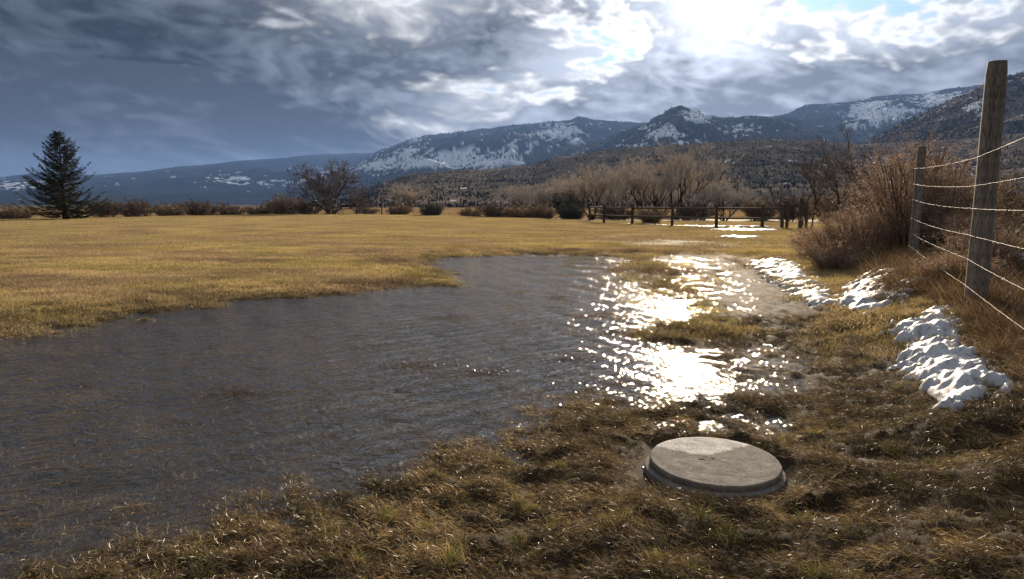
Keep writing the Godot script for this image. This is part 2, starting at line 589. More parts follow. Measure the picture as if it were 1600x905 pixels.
func make_hills() -> void:
	M.hill = std(1, 1, 1, 0.95, true)
	M.juniper = std(1, 1, 1, 0.9, true)
	M.hill.metallic_specular = 0.0
	M.juniper.metallic_specular = 0.0
	var b := Build.new()
	for k in 9:
		var h := 0.08 + 0.1 * k
		var r := 0.42 * sin(PI * pow(1.0 - h * 0.93, 0.8)) * 0.8 + 0.05
		for s in 7:
			var a := TAU * s / 7.0 + k * 0.7
			var o := Vector3(cos(a), 0, sin(a))
			var w := Vector3(-o.z, 0, o.x) * 0.16
			b.tri(Vector3(0, h + 0.12, 0), o * r * rng.randf_range(0.7, 1.2) + w + Vector3(0, h - 0.06, 0), o * r - w + Vector3(0, h - 0.02, 0), Color(0.07, 0.07, 0.054))
	M.juniper_mesh = b.mesh()
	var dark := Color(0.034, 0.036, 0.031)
	var olive := Color(0.095, 0.086, 0.066)
	var brown := Color(0.18, 0.142, 0.108)
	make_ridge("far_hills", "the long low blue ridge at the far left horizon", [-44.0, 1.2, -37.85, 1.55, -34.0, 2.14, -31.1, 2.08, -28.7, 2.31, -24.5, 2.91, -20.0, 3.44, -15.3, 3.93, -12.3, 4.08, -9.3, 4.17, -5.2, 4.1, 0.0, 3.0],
		7400.0, 3000.0, [Color(0.018, 0.022, 0.021), dark, dark], [[-20.0, 1.9, 7.0, 0.6, -2.0, 0.42], [-14.0, 2.2, 4.5, 1.0, -2.0, 0.52], [-35.5, 1.3, 1.6, 0.5, 0.0, 0.5]], -0.1, 0.25, 0, 0.0, 3)  # slope colours darkened to stand in for cloud shadow over this ridge
	make_ridge("snowy_ridge", "the broad snow-streaked ridge behind the round bare tree", [-19.0, 0.3, -16.3, 1.74, -13.3, 2.91, -10.3, 4.46, -7.75, 5.34, -7.0, 5.55, -5.2, 5.72, -2.1, 6.09, 0.0, 6.4, 3.1, 6.64, 4.66, 6.78, 5.42, 7.05, 6.7, 6.75, 10.3, 6.49, 15.2, 6.3, 20.0, 5.0],
		5000.0, 2000.0, [dark, olive, dark], [[-8.0, 3.5, 4.5, 1.1, -2.2, 0.5], [-4.0, 4.0, 3.0, 0.8, -2.2, 0.35], [4.2, 5.9, 2.0, 0.6, 0.6, 0.75], [0.0, 4.6, 2.0, 0.8, -2.0, 0.4], [-8.0, 5.2, 1.5, 0.3, 0.0, 0.3], [-2.0, 3.4, 5.0, 0.5, -2.0, 0.35]], 0.06, 0.3, 9000, 7.5, 9)
	make_ridge("far_right_hills", "the snowy hill crest beyond the tall post", [15.0, 4.5, 19.0, 6.3, 21.2, 6.81, 22.5, 7.39, 24.3, 7.38, 26.0, 7.46, 27.2, 7.69, 28.4, 7.74, 30.0, 7.67, 31.5, 7.88, 33.3, 7.98, 35.7, 8.03, 39.0, 7.9, 44.0, 7.5],
		4300.0, 1900.0, [dark, olive, brown], [[27.0, 6.6, 2.2, 0.8, 0.5, 0.85], [31.0, 7.2, 1.6, 0.5, 0.0, 0.6], [21.5, 5.6, 2.5, 0.5, 1.5, 0.6], [35.0, 7.2, 2.0, 0.6, 0.0, 0.4]], 0.02, 0.25, 9000, 6.5, 15)
	make_ridge("pointed_hill", "the pointed middle hill below the sun with snow on its right shoulder", [-1.0, 2.4, 2.6, 3.86, 6.2, 4.86, 10.3, 6.3, 11.75, 7.0, 12.7, 7.56, 13.45, 7.75, 14.4, 7.41, 15.7, 6.89, 16.6, 6.71, 19.0, 6.76, 21.2, 6.5, 23.5, 5.9, 27.0, 5.0, 31.0, 4.2],
		3000.0, 1250.0, [dark, olive, brown], [[14.6, 6.9, 1.1, 0.45, 0.8, 0.9], [12.3, 5.7, 1.7, 0.6, 0.5, 0.85], [16.0, 5.0, 1.6, 0.4, 0.0, 0.6], [19.0, 5.9, 2.5, 0.3, 1.0, 0.45], [4.0, 4.0, 3.0, 0.25, -2.0, 0.3], [11.0, 4.6, 3.0, 0.5, 0.0, 0.4]], 0.02, 0.25, 9000, 5.0, 21)
	make_ridge("near_right_hill", "the dark scrubby hillside rising behind the tall post", [24.0, 2.8, 25.7, 3.71, 27.7, 5.22, 29.3, 6.02, 30.8, 6.79, 32.2, 7.4, 33.6, 8.03, 34.7, 8.41, 35.3, 8.58, 36.3, 8.64, 38.9, 9.0, 45.0, 9.6],
		1500.0, 760.0, [dark, brown, Color(0.24, 0.205, 0.17)], [[33.5, 6.3, 0.9, 1.0, 0.5, 0.6]], 0.0, 0.16, 14000, 2.6, 27)
	make_ridge("brown_foothills", "the low brown sagebrush foothills behind the bare trees", [-14.0, 0.6, -12.4, 1.01, -10.4, 2.03, -7.8, 2.65, -5.2, 2.9, -2.1, 2.99, 1.6, 3.35, 3.65, 3.95, 7.8, 4.5, 10.8, 4.75, 15.2, 4.9, 20.0, 5.1, 23.5, 4.8, 26.5, 4.5, 30.5, 4.5, 36.0, 4.8, 45.0, 5.0],
		1050.0, 330.0, [olive, brown, Color(0.30, 0.25, 0.205)], [[15.0, 3.6, 3.0, 0.25, 0.0, 0.3], [25.0, 3.4, 6.0, 0.25, 0.0, 0.35], [27.0, 1.9, 3.0, 0.12, 0.0, 0.5]], -0.03, 0.14, 14000, 1.5, 33)


# ---------------------------------------------------------------- grass
func rnd(a: float, b: float) -> float:
	return rng.randf_range(a, b)


func grass_patch(blades: int, radius: float, len0: float, len1: float, lift0: float, lift1: float, half: float, lay: float, cols: Array, two := true) -> ArrayMesh:
	var b := Build.new()
	for k in blades:
		var a := rng.randf() * TAU
		var r := radius * sqrt(rng.randf()) * rnd(0.6, 1.15)
		var p := Vector3(cos(a) * r, -0.006, sin(a) * r)
		var dirn := (PI if rng.randf() < 0.75 else 0.0) + rng.randfn(0.0, lay)
		var l := rnd(len0, len1)
		var lift := rnd(lift0, lift1)
		var flat := sqrt(maxf(0.0, 1.0 - lift * lift))
		var d := Vector3(cos(dirn) * flat, lift, sin(dirn) * flat)
		var wd := rng.randf() * TAU
		var w := d.cross(Vector3(cos(wd), rnd(-0.4, 0.4), sin(wd))).normalized() * half * rnd(0.6, 1.3)
		var c: Color = cols[rng.randi() % cols.size()]
		var g := rnd(0.75, 1.25)
		var bend := Vector3(rnd(-0.1, 0.1), rnd(0.05, 0.22) * (1.0 - lift * 0.5), rnd(-0.1, 0.1)) * l
		b.blade(p, p + d * l, bend, w, Color(c.r * g, c.g * g, c.b * g), two)
	return b.mesh()


func tilt(x: float, z: float, e: float, y: float, turn: float, s: float) -> Transform3D:
	var n := Vector3(y - ground_y(x + e, z), e, y - ground_y(x, z + e)).normalized()
	var bs := Basis(Quaternion(Vector3.UP, n)) * Basis(Vector3.UP, turn)
	return Transform3D(bs.scaled_local(Vector3(s, s, s)), Vector3(x, y, z))


func leaf_mat(rough: float, back: float, spec := 0.5) -> StandardMaterial3D:
	var m := std(1, 1, 1, rough, true)
	m.metallic_specular = spec
	m.backlight_enabled = true
	m.backlight = Color(back, back, back)
	return m


func make_grass() -> void:
	var straw := Color(0.50, 0.37, 0.18)
	var pale := Color(0.62, 0.50, 0.31)
	var brown := Color(0.24, 0.17, 0.10)
	var dark := Color(0.12, 0.088, 0.058)
	var olive := Color(0.25, 0.23, 0.08)
	var green := Color(0.19, 0.22, 0.06)
	var wet_mat := leaf_mat(0.45, 0.55, 0.48)
	var dry_mat := leaf_mat(0.6, 0.9, 0.4)
	var matted := []
	for k in 4:
		matted.append(grass_patch(130, 0.14, 0.022, 0.068, 0.0, 0.42, 0.0014, 1.0, [straw, brown, brown, dark, olive, pale, dark]))
	var tufts := []
	for k in 3:
		tufts.append(grass_patch(60, 0.06, 0.04, 0.10, 0.5, 0.98, 0.0014, 2.0, [olive, green, straw, olive, brown]))
	var lawn_near := []
	for k in 4:
		lawn_near.append(grass_patch(200, 0.3, 0.03, 0.065, 0.5, 0.97, 0.0022, 2.0, [straw, straw, pale, olive, brown, straw]))
	var lawn_mid := grass_patch(520, 1.0, 0.035, 0.075, 0.6, 0.98, 0.005, 2.0, [straw, straw, pale, olive, brown], false)
	var lawn_far := grass_patch(800, 2.5, 0.04, 0.085, 0.5, 0.98, 0.011, 2.0, [straw, straw, pale, olive, brown], false)
	var rough_far := grass_patch(500, 4.0, 0.25, 0.6, 0.6, 0.98, 0.03, 2.0, [straw, pale, brown, straw], false)
	var weeds := []
	for k in 3:
		weeds.append(grass_patch(120, 0.3, 0.12, 0.42, 0.15, 0.9, 0.0022, 2.0, [brown, straw, dark, brown, dark]))

	var put := {}
	var add := func(key: String, t: Transform3D, c: Color) -> void:
		if not put.has(key):
			put[key] = [[], []]
		put[key][0].append(t)
		put[key][1].append(c)

	# sodden, flattened grass round the water
	var st := 0.066
	for j in range(int(-9.5 / st), int(-1.5 / st)):
		for i in range(int(-7.5 / st), int(6.5 / st)):
			var x := (i + rng.randf()) * st
			var z := (j + rng.randf()) * st
			if absf(x) > -z * 0.86 + 0.5:
				continue
			var sd := sdf(x, z)
			if sd > 1.6 and x < -2.0:
				continue
			var r := Vector2(x, z).length()
			if r > 6.0 and rng.randf() < 0.5:
				continue
			if Vector2(x - 1.16, z + 3.84).length() < 0.52:
				continue
			var y := ground_y(x, z)
			var n := nz_b.get_noise_2d(x * 1.1 + 9.0, z * 1.1)
			if nz_b.get_noise_2d(x * 3.0 - 14.0, z * 3.0) < -0.22 and rng.randf() < 0.8:
				continue
			if y < -0.045 and rng.randf() < 0.55:
				continue
			if y < 0.012 and soggy(x, z) > 0.3 and rng.randf() < 0.74:
				continue
			# soaked clumps are darker than the drained ones; they come in ragged patches, more of them toward the fence
			var soaked := smoothstep(0.42, 0.52, 0.25 + 0.22 * clampf(x - 0.4, 0.0, 1.6) + 0.5 * nz_b.get_noise_2d(x * 2.1 + 3.0, z * 2.1 - 8.0))
			var g := 1.08 + 0.8 * n - 0.4 * soaked
			var c := Color(g * 1.0, g * 0.98, g * 0.95)
			add.call("m%d" % (rng.randi() % 4), tilt(x, z, 0.08, y, rnd(-0.9, 0.7), rnd(0.7, 1.05)), c)
			var gn := nz_b.get_noise_2d(x * 2.6 - 30.0, z * 2.6)
			if y > 0.02 and gn > 0.12 and rng.randf() < 0.22:
				add.call("t%d" % (rng.randi() % 3), tilt(x, z, 0.08, y, rng.randf() * TAU, rnd(0.6, 1.1)), Color(g * 1.1, g * 1.15, g))

	# mown lawn, coarser with distance
	var rows := [[0.16, 7.0, 26.0, "n"], [0.55, 25.0, 62.0, "mid"], [1.3, 60.0, 116.0, "far"], [4.2, 100.0, 330.0, "rough"]]
	for q in rows:
		st = q[0]
		for j in range(int(-q[2] / st), 1):
			for i in range(int(-q[2] * 0.8 / st), int(q[2] * 0.8 / st)):
				var x: float = (i + rng.randf()) * st
				var z: float = (j + rng.randf()) * st
				var r := Vector2(x, z).length()
				if r < q[1] or r > q[2] or absf(x) > -z * 0.84 + 2.0:
					continue
				var s := past_fence(x, z)
				var edge := lawn_edge(x, z)
				if q[3] == "rough":
					if r < edge + 2.0 or s > -2.0 and r < 70.0:
						continue
					var gg := 0.7 + 0.45 * nz_b.get_noise_2d(x * 0.05, z * 0.05)
					add.call("rough", Transform3D(Basis(Vector3.UP, rng.randf() * TAU), Vector3(x, ground_y(x, z), z)), Color(gg, gg * 0.95, gg * 0.9))
					continue
				if r > edge:
					continue
				var y := ground_y(x, z)
				if q[3] == "n" and y < 0.012 and x > -0.6 and z < -8.0 and rng.randf() < 0.85 * smoothstep(0.05, 0.3, nz_b.get_noise_2d(x * 1.3 + 70.0, z * 0.9) + 0.16 * (x - 1.6)):
					var e := rnd(0.35, 0.7)
					add.call("n%d" % (rng.randi() % 4), Transform3D(Basis(Vector3.UP, rng.randf() * TAU).scaled(Vector3(1.0, 0.6, 1.0)), Vector3(x, -0.012, z)), Color(e, e * 0.95, e * 0.85))
					continue
				if y < 0.012 or (soggy(x, z) > 0.3 and (y < 0.03 or rng.randf() < 0.6)):
					continue
				var n := nz_a.get_noise_2d(x * 0.5, z * 0.9)
				var m := nz_b.get_noise_2d(x * 0.6, z * 1.3)
				var p := nz_b.get_noise_2d(x * 0.22 + 60.0, z * 0.5)
				var g := 1.0 + 0.5 * m + 0.25 * n + 0.5 * p
				if q[3] == "n" and sdf(x, z) + m * 3.0 + rng.randf() * 0.5 < 0.9: g *= 0.66
				var c := Color(g * 1.0, g * lerpf(0.94, 1.06, clampf(0.5 + n, 0, 1)), g * lerpf(1.08, 0.8, clampf(0.5 + n * 1.4, 0, 1)))
				if q[3] == "n":
					add.call("n%d" % (rng.randi() % 4), tilt(x, z, 0.15, y, rng.randf() * TAU, rnd(0.8, 1.2)), c)
				else:
					add.call(q[3], Transform3D(Basis(Vector3.UP, rng.randf() * TAU), Vector3(x, y, z)), c)

	# rank dead weeds along the wire fence
	for k in 5200:
		var z := -3.2 - 38.0 * pow(rng.randf(), 1.8)
		var s := rng.randfn(0.55, 0.5) if z > -9.0 else rng.randfn(0.2, 0.6)
		var x := 5.13 + (s - (z + 7.59) * 0.4364) / 0.8997
		if absf(x) > -z * 0.9 + 0.6 or s < (-0.15 if z > -9.0 else -0.9):
			continue
		var g := rnd(0.4, 0.95)
		add.call("w%d" % (rng.randi() % 3), Transform3D(Basis(Vector3.UP, rng.randf() * TAU).scaled(Vector3.ONE * rnd(0.6, 1.2) * lerpf(0.5, 1.0, smoothstep(-4.5, -9.0, z))), Vector3(x, ground_y(x, z), z)), Color(g, g * 0.92, g * 0.85))

	for key: String in put:
		var m: Mesh
		var mat: Material = dry_mat
		var say := ["lawn_grass", "short dormant yellow-brown lawn grass beyond the water", "grass"]
		match key.left(1):
			"m":
				if key == "mid": m = lawn_mid
				else:
					m = matted[int(key.right(1))]
					mat = wet_mat
					say = ["matted_grass", "wet flattened brown grass round the floodwater and the concrete lid", "grass"]
			"t":
				m = tufts[int(key.right(1))]
				mat = wet_mat
				say = ["grass_tufts", "small olive green grass tufts among the flattened wet grass", "grass"]
			"n": m = lawn_near[int(key.right(1))]
			"f": m = lawn_far
			"r":
				m = rough_far
				say = ["rough_pasture_grass", "taller tan pasture grass beyond the mown lawn", "grass"]
			"w":
				m = weeds[int(key.right(1))]
				say = ["fence_weeds", "tangled dead weeds along the barbed wire fence", "weeds"]
		scatter(say[0], m, mat, put[key][0], put[key][1], say[1], say[2])


# ---------------------------------------------------------------- woody plants
func branch(bt: Build, bc: Build, p: Vector3, dir: Vector3, l: float, r: float, depth: int, spread: float, lift: float, col: Color, twig: Color, kids: int, twig_w: float) -> void:
	var pts := PackedVector3Array([p])
	var rad := PackedFloat32Array([r])
	var q := p
	var d := dir
	for k in 3:
		d = (d + Vector3(rng.randfn(0, 0.13), rng.randfn(0, 0.09) + lift * 0.16, rng.randfn(0, 0.13))).normalized()
		q += d * l / 3.0
		pts.append(q)
		rad.append(r * (1.0 - 0.16 * (k + 1)))
	if depth <= 1:
		var w := d.cross(Vector3(rng.randfn(), rng.randfn(), rng.randfn())).normalized() * twig_w
		var g := rnd(0.7, 1.35)
		bc.blade(p, q, (pts[1] - p.lerp(q, 0.4)) * 0.8, w, Color(twig.r * g, twig.g * g, twig.b * g))
	else:
		(bt if depth > 3 else bc).tube(pts, rad, 6 if depth > 3 else 3, col if depth > 3 else twig.lerp(col, 0.5))
	if depth <= 0:
		return
	var cnt := kids if depth > 1 else kids + 1
	for k in cnt:
		var at: int = 3 if k < 2 else rng.randi_range(1, 3)
		var a := rng.randf() * TAU
		var side := d.cross(Vector3(cos(a), 0.3, sin(a))).normalized()
		var nd := (d + side * spread * rnd(0.55, 1.25) + Vector3(0, lift * 0.25, 0)).normalized()
		branch(bt, bc, pts[at], nd, l * rnd(0.62, 0.86), r * 0.58, depth - 1, spread, lift, col, twig, kids, twig_w)


func bare_tree_meshes(trunks: int, l: float, r: float, depth: int, spread: float, lift: float, out: float, twig: Color, kids: int, twig_w: float) -> Array:
	var bt := Build.new()
	var bc := Build.new()
	var bark := Color(0.055, 0.042, 0.033)
	for k in trunks:
		var a := TAU * k / trunks + rnd(-0.4, 0.4)
		var d := Vector3(cos(a) * out * rnd(0.5, 1.2), 1.0, sin(a) * out * rnd(0.5, 1.2)).normalized()
		branch(bt, bc, Vector3(cos(a), 0, sin(a)) * r * (0.9 if trunks > 1 else 0.0) - Vector3(0, 0.15, 0), d, l * rnd(0.85, 1.15), r, depth, spread, lift, bark, twig, kids, twig_w)
	# the builder mixes tubes (with normals) and flat twigs: let normals come from the faces
	bc.n = PackedVector3Array()
	return [bt.mesh(), bc.mesh()]


func put_tree(called: String, meshes: Array, mats: Array, where: Vector3, s: Vector3, turn: float, label: String, cat: String, group: String, parts := ["trunk", "crown"]) -> Node3D:
	var o := thing(called, label, cat, where, group)
	o.rotation.y = turn
	for k in meshes.size():
		part(parts[k], meshes[k], mats[k], o).scale = s
	return o


func shrub_meshes(stems: int, h: float, wide: float, stem: Color, leaf: Color, twigs: int, leaves: int, leaf_w: float, twig_w: float) -> Array:
	var bt := Build.new()
	var bl := Build.new()
	for k in stems:
		var a := rng.randf() * TAU
		var r := wide * sqrt(rng.randf())
		var base := Vector3(cos(a), 0, sin(a)) * r * 0.35 - Vector3(0, 0.05, 0)
		var hh := h * rnd(0.55, 1.0) * (1.0 - 0.35 * r / wide)
		var tip := Vector3(cos(a), 0, sin(a)) * r * rnd(0.8, 1.2) + Vector3(rnd(-0.1, 0.1), hh, rnd(-0.1, 0.1))
		var pts := PackedVector3Array()
		var rad := PackedFloat32Array()
		for s in 5:
			var t := s / 4.0
			pts.append(base.lerp(tip, t) + Vector3(rng.randfn(0, 0.03), sin(t * PI) * 0.10 * hh, rng.randfn(0, 0.03)) * (1.0 if s else 0.0))
			rad.append(lerpf(0.011, 0.004, t) * h * 0.5 + 0.002)
		bt.tube(pts, rad, 4, stem)
		for w in twigs:
			var f := rnd(0.8, 4.0)
			var p := pts[mini(int(f), 3)].lerp(pts[mini(int(f) + 1, 4)], f - int(f))
			var d := Vector3(rng.randfn(), rng.randfn() * 0.6 + 0.5, rng.randfn()).normalized() * h * rnd(0.1, 0.26)
			var side := d.cross(Vector3(rng.randfn(), rng.randfn(), rng.randfn())).normalized()
			var g := rnd(0.6, 1.3)
			bl.blade(p, p + d, side * d.length() * 0.1, side.cross(d).normalized() * twig_w, Color(stem.r * g * 1.3, stem.g * g * 1.2, stem.b * g * 1.1))
			for q in leaves:
				var lp := p + d * rnd(0.2, 1.05) + Vector3(rng.randfn(), rng.randfn(), rng.randfn()) * 0.012 * h
				var ld := Vector3(rng.randfn(), rng.randfn() * 0.7, rng.randfn()).normalized()
				var lw := ld.cross(Vector3(rng.randfn(), rng.randfn(), rng.randfn())).normalized() * leaf_w * rnd(0.6, 1.3)
				var lg := rnd(0.55, 1.5)
				bl.blade(lp, lp + ld * leaf_w * rnd(3.0, 6.0), Vector3.ZERO, lw, Color(leaf.r * lg, leaf.g * lg, leaf.b * lg), false)
	return [bt.mesh(), bl.mesh()]


func conifer_meshes() -> Array:
	var bt := Build.new()
	var bc := Build.new()
	var h := 8.7
	var bark := Color(0.06, 0.042, 0.03)
	bt.tube(PackedVector3Array([Vector3(0, -0.2, 0), Vector3(0.05, 1.5, 0), Vector3(0.02, 4.5, 0.04), Vector3(0, h, 0)]), PackedFloat32Array([0.27, 0.2, 0.11, 0.015]), 9, bark)
	var y := 0.45
	while y < h - 0.1:
		var t := y / h
		var reach := (4.2 * pow(1.0 - t, 0.78) + 0.12) * (0.55 + 0.45 * smoothstep(0.0, 0.12, t))
		for k in rng.randi_range(5, 7):
			var a := rng.randf() * TAU
			var l := reach * rnd(0.62, 1.12)
			var o := Vector3(cos(a), 0, sin(a))
			var pts := PackedVector3Array()
			var rad := PackedFloat32Array()
			for s in 5:
				var u := s / 4.0
				# out and slightly down, the tips turned up
				pts.append(Vector3(0, y, 0) + o * l * u + Vector3(0, l * (lerpf(-0.12, 0.45, t) * u + 0.22 * u * u * u - 0.1 * sin(u * PI)), 0))
				rad.append(lerpf(0.035, 0.008, u) * (1.2 - t))
			bt.tube(pts, rad, 4, bark)
			var n := int(10 + l * 16)
			for q in n:
				var u := rnd(0.12, 1.0)
				var f := u * 4.0
				var p := pts[mini(int(f), 3)].lerp(pts[mini(int(f) + 1, 4)], f - int(f))
				var side := o.cross(Vector3.UP) * (1.0 if rng.randf() < 0.5 else -1.0)
				var d := (o * 0.75 + side * rnd(0.2, 1.0) + Vector3(0, rnd(-0.35, 0.3), 0)).normalized() * (0.16 + 0.34 * (1.0 - u)) * rnd(0.7, 1.2) * (0.6 + 0.5 * reach / 3.0)
				var g := rnd(0.55, 1.35)
				var c := Color(0.055 * g, 0.068 * g, 0.036 * g) if rng.randf() < 0.85 else Color(0.08 * g, 0.06 * g, 0.035 * g)
				for e in 7:
					var w := rnd(0.1, 1.0)
					var nd := (d.normalized() * 0.9 + Vector3(rng.randfn(), rng.randfn() * 0.7, rng.randfn()) * 0.5).normalized() * rnd(0.08, 0.15)
					bc.blade(p + d * w - nd * 0.3, p + d * w + nd, Vector3.ZERO, nd.cross(Vector3(rng.randfn(), rng.randfn(), rng.randfn())).normalized() * 0.017, c, false)
		y += rnd(0.13, 0.2)
	return [bt.mesh(), bc.mesh()]


func gy(x: float, z: float, down := 0.03) -> Vector3:
	return Vector3(x, ground_y(x, z) - down, z)


func make_woods() -> void:
	rng.seed = 77
	M.bark = std(1, 1, 1, 0.9, true)
	M.bark.metallic_specular = 0.2
	M.twig = leaf_mat(0.75, 0.4, 0.3)
	M.needle = leaf_mat(0.7, 0.3, 0.3)
	M.leaf = leaf_mat(0.6, 0.85, 0.4)
	put_tree("spruce_tree", conifer_meshes(), [M.bark, M.needle], gy(-45.0, -70.0), Vector3.ONE, 0.0, "tall dark green spruce standing alone at the left edge of the lawn", "tree", "")
	var purple := Color(0.16, 0.12, 0.105)
	var tan := Color(0.56, 0.49, 0.41)
	var grey := Color(0.47, 0.43, 0.39)
	var dome := bare_tree_meshes(8, 2.4, 0.17, 6, 0.6, 0.12, 1.05, purple, 3, 0.026)
	put_tree("round_bare_tree", dome, [M.bark, M.twig], gy(-28.9, -111.0), Vector3(1.0, 1.12, 1.0), 0.4, "round-crowned bare tree with several trunks at the back of the lawn", "tree", "")
	rng.seed = 505
	var kinds := [
		bare_tree_meshes(5, 2.3, 0.11, 6, 0.5, 0.5, 0.55, tan, 3, 0.017),
		bare_tree_meshes(4, 2.6, 0.11, 6, 0.42, 0.65, 0.4, grey.lerp(tan, 0.4), 3, 0.016),
		bare_tree_meshes(7, 1.9, 0.09, 6, 0.55, 0.35, 0.85, tan.lerp(grey, 0.5), 3, 0.017),
	]
	# the copse behind the rail fence: azimuth, distance, kind, height scale, width scale, label
	var copse := [
		[1.6, 96.0, 2, 0.78, 1.0, "low spreading tan bare tree at the left end of the copse"],
		[4.4, 104.0, 0, 0.72, 0.9, "small grey-brown bare tree beside the dark bush in the copse"],
		[6.6, 92.0, 0, 0.82, 0.9, "tan bare tree standing above the left end of the rail fence"],
		[9.2, 98.0, 1, 0.84, 0.95, "forked bare tree left of the tallest pale one in the copse"],
		[11.4, 90.0, 0, 0.88, 1.0, "bare tree with twisted trunk in the middle of the copse"],
		[13.3, 95.0, 1, 0.98, 1.05, "tallest pale tan bare tree in the copse"],
		[15.2, 99.0, 0, 0.8, 0.9, "bare brown tree just right of the tallest in the copse"],
		[17.0, 88.0, 2, 0.72, 0.82, "low round-crowned bare tree at the right end of the copse"],
		[8.0, 110.0, 2, 0.8, 1.0, "dim bare tree at the back of the copse, left half"],
		[12.2, 112.0, 2, 0.85, 1.1, "dim bare tree at the back of the copse, right half"],
		[-8.6, 165.0, 0, 0.8, 1.2, "distant bare tree just right of the round-crowned tree"],
	]
	for q in copse:
		var a := deg_to_rad(q[0])
		put_tree("bare_tree", kinds[q[2]], [M.bark, M.twig], gy(sin(a) * q[1], -cos(a) * q[1]), Vector3(q[4] * 1.25, q[3], q[4] * 1.25), rng.randf() * TAU, q[5], "tree", "bare trees of the copse")
	# thin leaning saplings by the fence corner
	var sap := bare_tree_meshes(1, 1.55, 0.05, 5, 0.45, 0.3, 0.1, Color(0.15, 0.115, 0.09), 3, 0.009)
	var saps := [[17.6, -41.0, 1.2, 0.2, 0.0, "thin upright sapling right behind the fence corner"], [14.9, -31.5, 1.15, 0.5, 0.3, "thin sapling leaning left beside the russet brush"], [15.7, -31.0, 1.2, 0.0, 0.14, "slender sapling closest to the tall russet shrub"], [21.0, -50.0, 1.1, 2.2, 0.1, "spindly sapling farther back behind the fence corner"]]
	for q in saps:
		var o := put_tree("sapling", sap, [M.bark, M.twig], gy(q[0], q[1]), Vector3.ONE * q[2], 0.0, q[5], "tree", "saplings by the fence corner")
		o.basis = Basis(Vector3.BACK, q[4]) * Basis(Vector3.UP, q[3])

	# russet brush on the fence line
	var russet := Color(0.38, 0.265, 0.18)
	var rust := Color(0.44, 0.30, 0.19)
	var stem := Color(0.17, 0.125, 0.095)
	var tall := shrub_meshes(80, 2.75, 1.2, stem, russet, 24, 10, 0.008, 0.004)
	var low := shrub_meshes(90, 1.15, 1.1, stem, rust, 24, 6, 0.0065, 0.0035)
	var mid := shrub_meshes(70, 1.8, 1.05, stem, russet, 24, 8, 0.0065, 0.0035)
	var brush := [
		[tall, 9.95, -17.3, 1.18, "tallest russet shrub behind the second fence post"],
		[tall, 9.9, -15.6, 0.85, "russet shrub pressed against the second fence post"],
		[mid, 8.5, -17.0, 1.05, "rust-brown shrub left of the tallest russet shrub"],
		[mid, 8.75, -12.9, 0.8, "dark russet shrub between the two wire fence posts"],
		[mid, 7.5, -10.9, 0.65, "small dark shrub just left of the tall leaning post"],
		[mid, 11.6, -21.5, 1.0, "reddish shrub at the back of the fence-line brush"],
		[low, 8.0, -16.8, 1.1, "low bramble above the middle snow patch"],
		[low, 8.6, -19.6, 0.85, "low bramble at the left tip of the brush"],
		[low, 7.2, -15.3, 0.8, "low bramble directly behind the middle snow patch"],
		[low, 9.8, -22.5, 0.7, "low tan bramble farthest left toward the fence corner"],
		[low, 11.6, -25.5, 0.55, "low bramble nearest the fence corner"],
		[low, 6.3, -9.6, 0.6, "small dead bramble between the snow patches"],
		[mid, 20.5, -26.0, 1.05, "russet shrub at the right edge beyond the fence"],
		[tall, 13.2, -23.0, 0.7, "russet shrub behind the brush near the saplings"],
	]
	for q in brush:
		put_tree("russet_shrub", q[0], [M.bark, M.leaf], gy(q[1], q[2]), Vector3.ONE * q[3], rng.randf() * TAU, q[4], "shrub", "russet brush on the fence line", ["stems", "twigs"])

	# bare bushes along the far side of the lawn: azimuth, distance, scale, width, colour kind
	var far_a := shrub_meshes(60, 2.0, 1.7, Color(0.13, 0.1, 0.085), Color(0.19, 0.145, 0.115), 22, 2, 0.022, 0.018)
	var far_b := shrub_meshes(75, 2.0, 1.6, Color(0.2, 0.155, 0.11), Color(0.34, 0.26, 0.165), 22, 2, 0.022, 0.018)
	var far_c := shrub_meshes(75, 2.0, 1.5, Color(0.1, 0.1, 0.08), Color(0.14, 0.145, 0.105), 22, 4, 0.024, 0.018)
	var far_mesh := [far_a, far_b, far_c]
	var say := ["dark bare bush", "tan twiggy bush", "grey-green bush"]
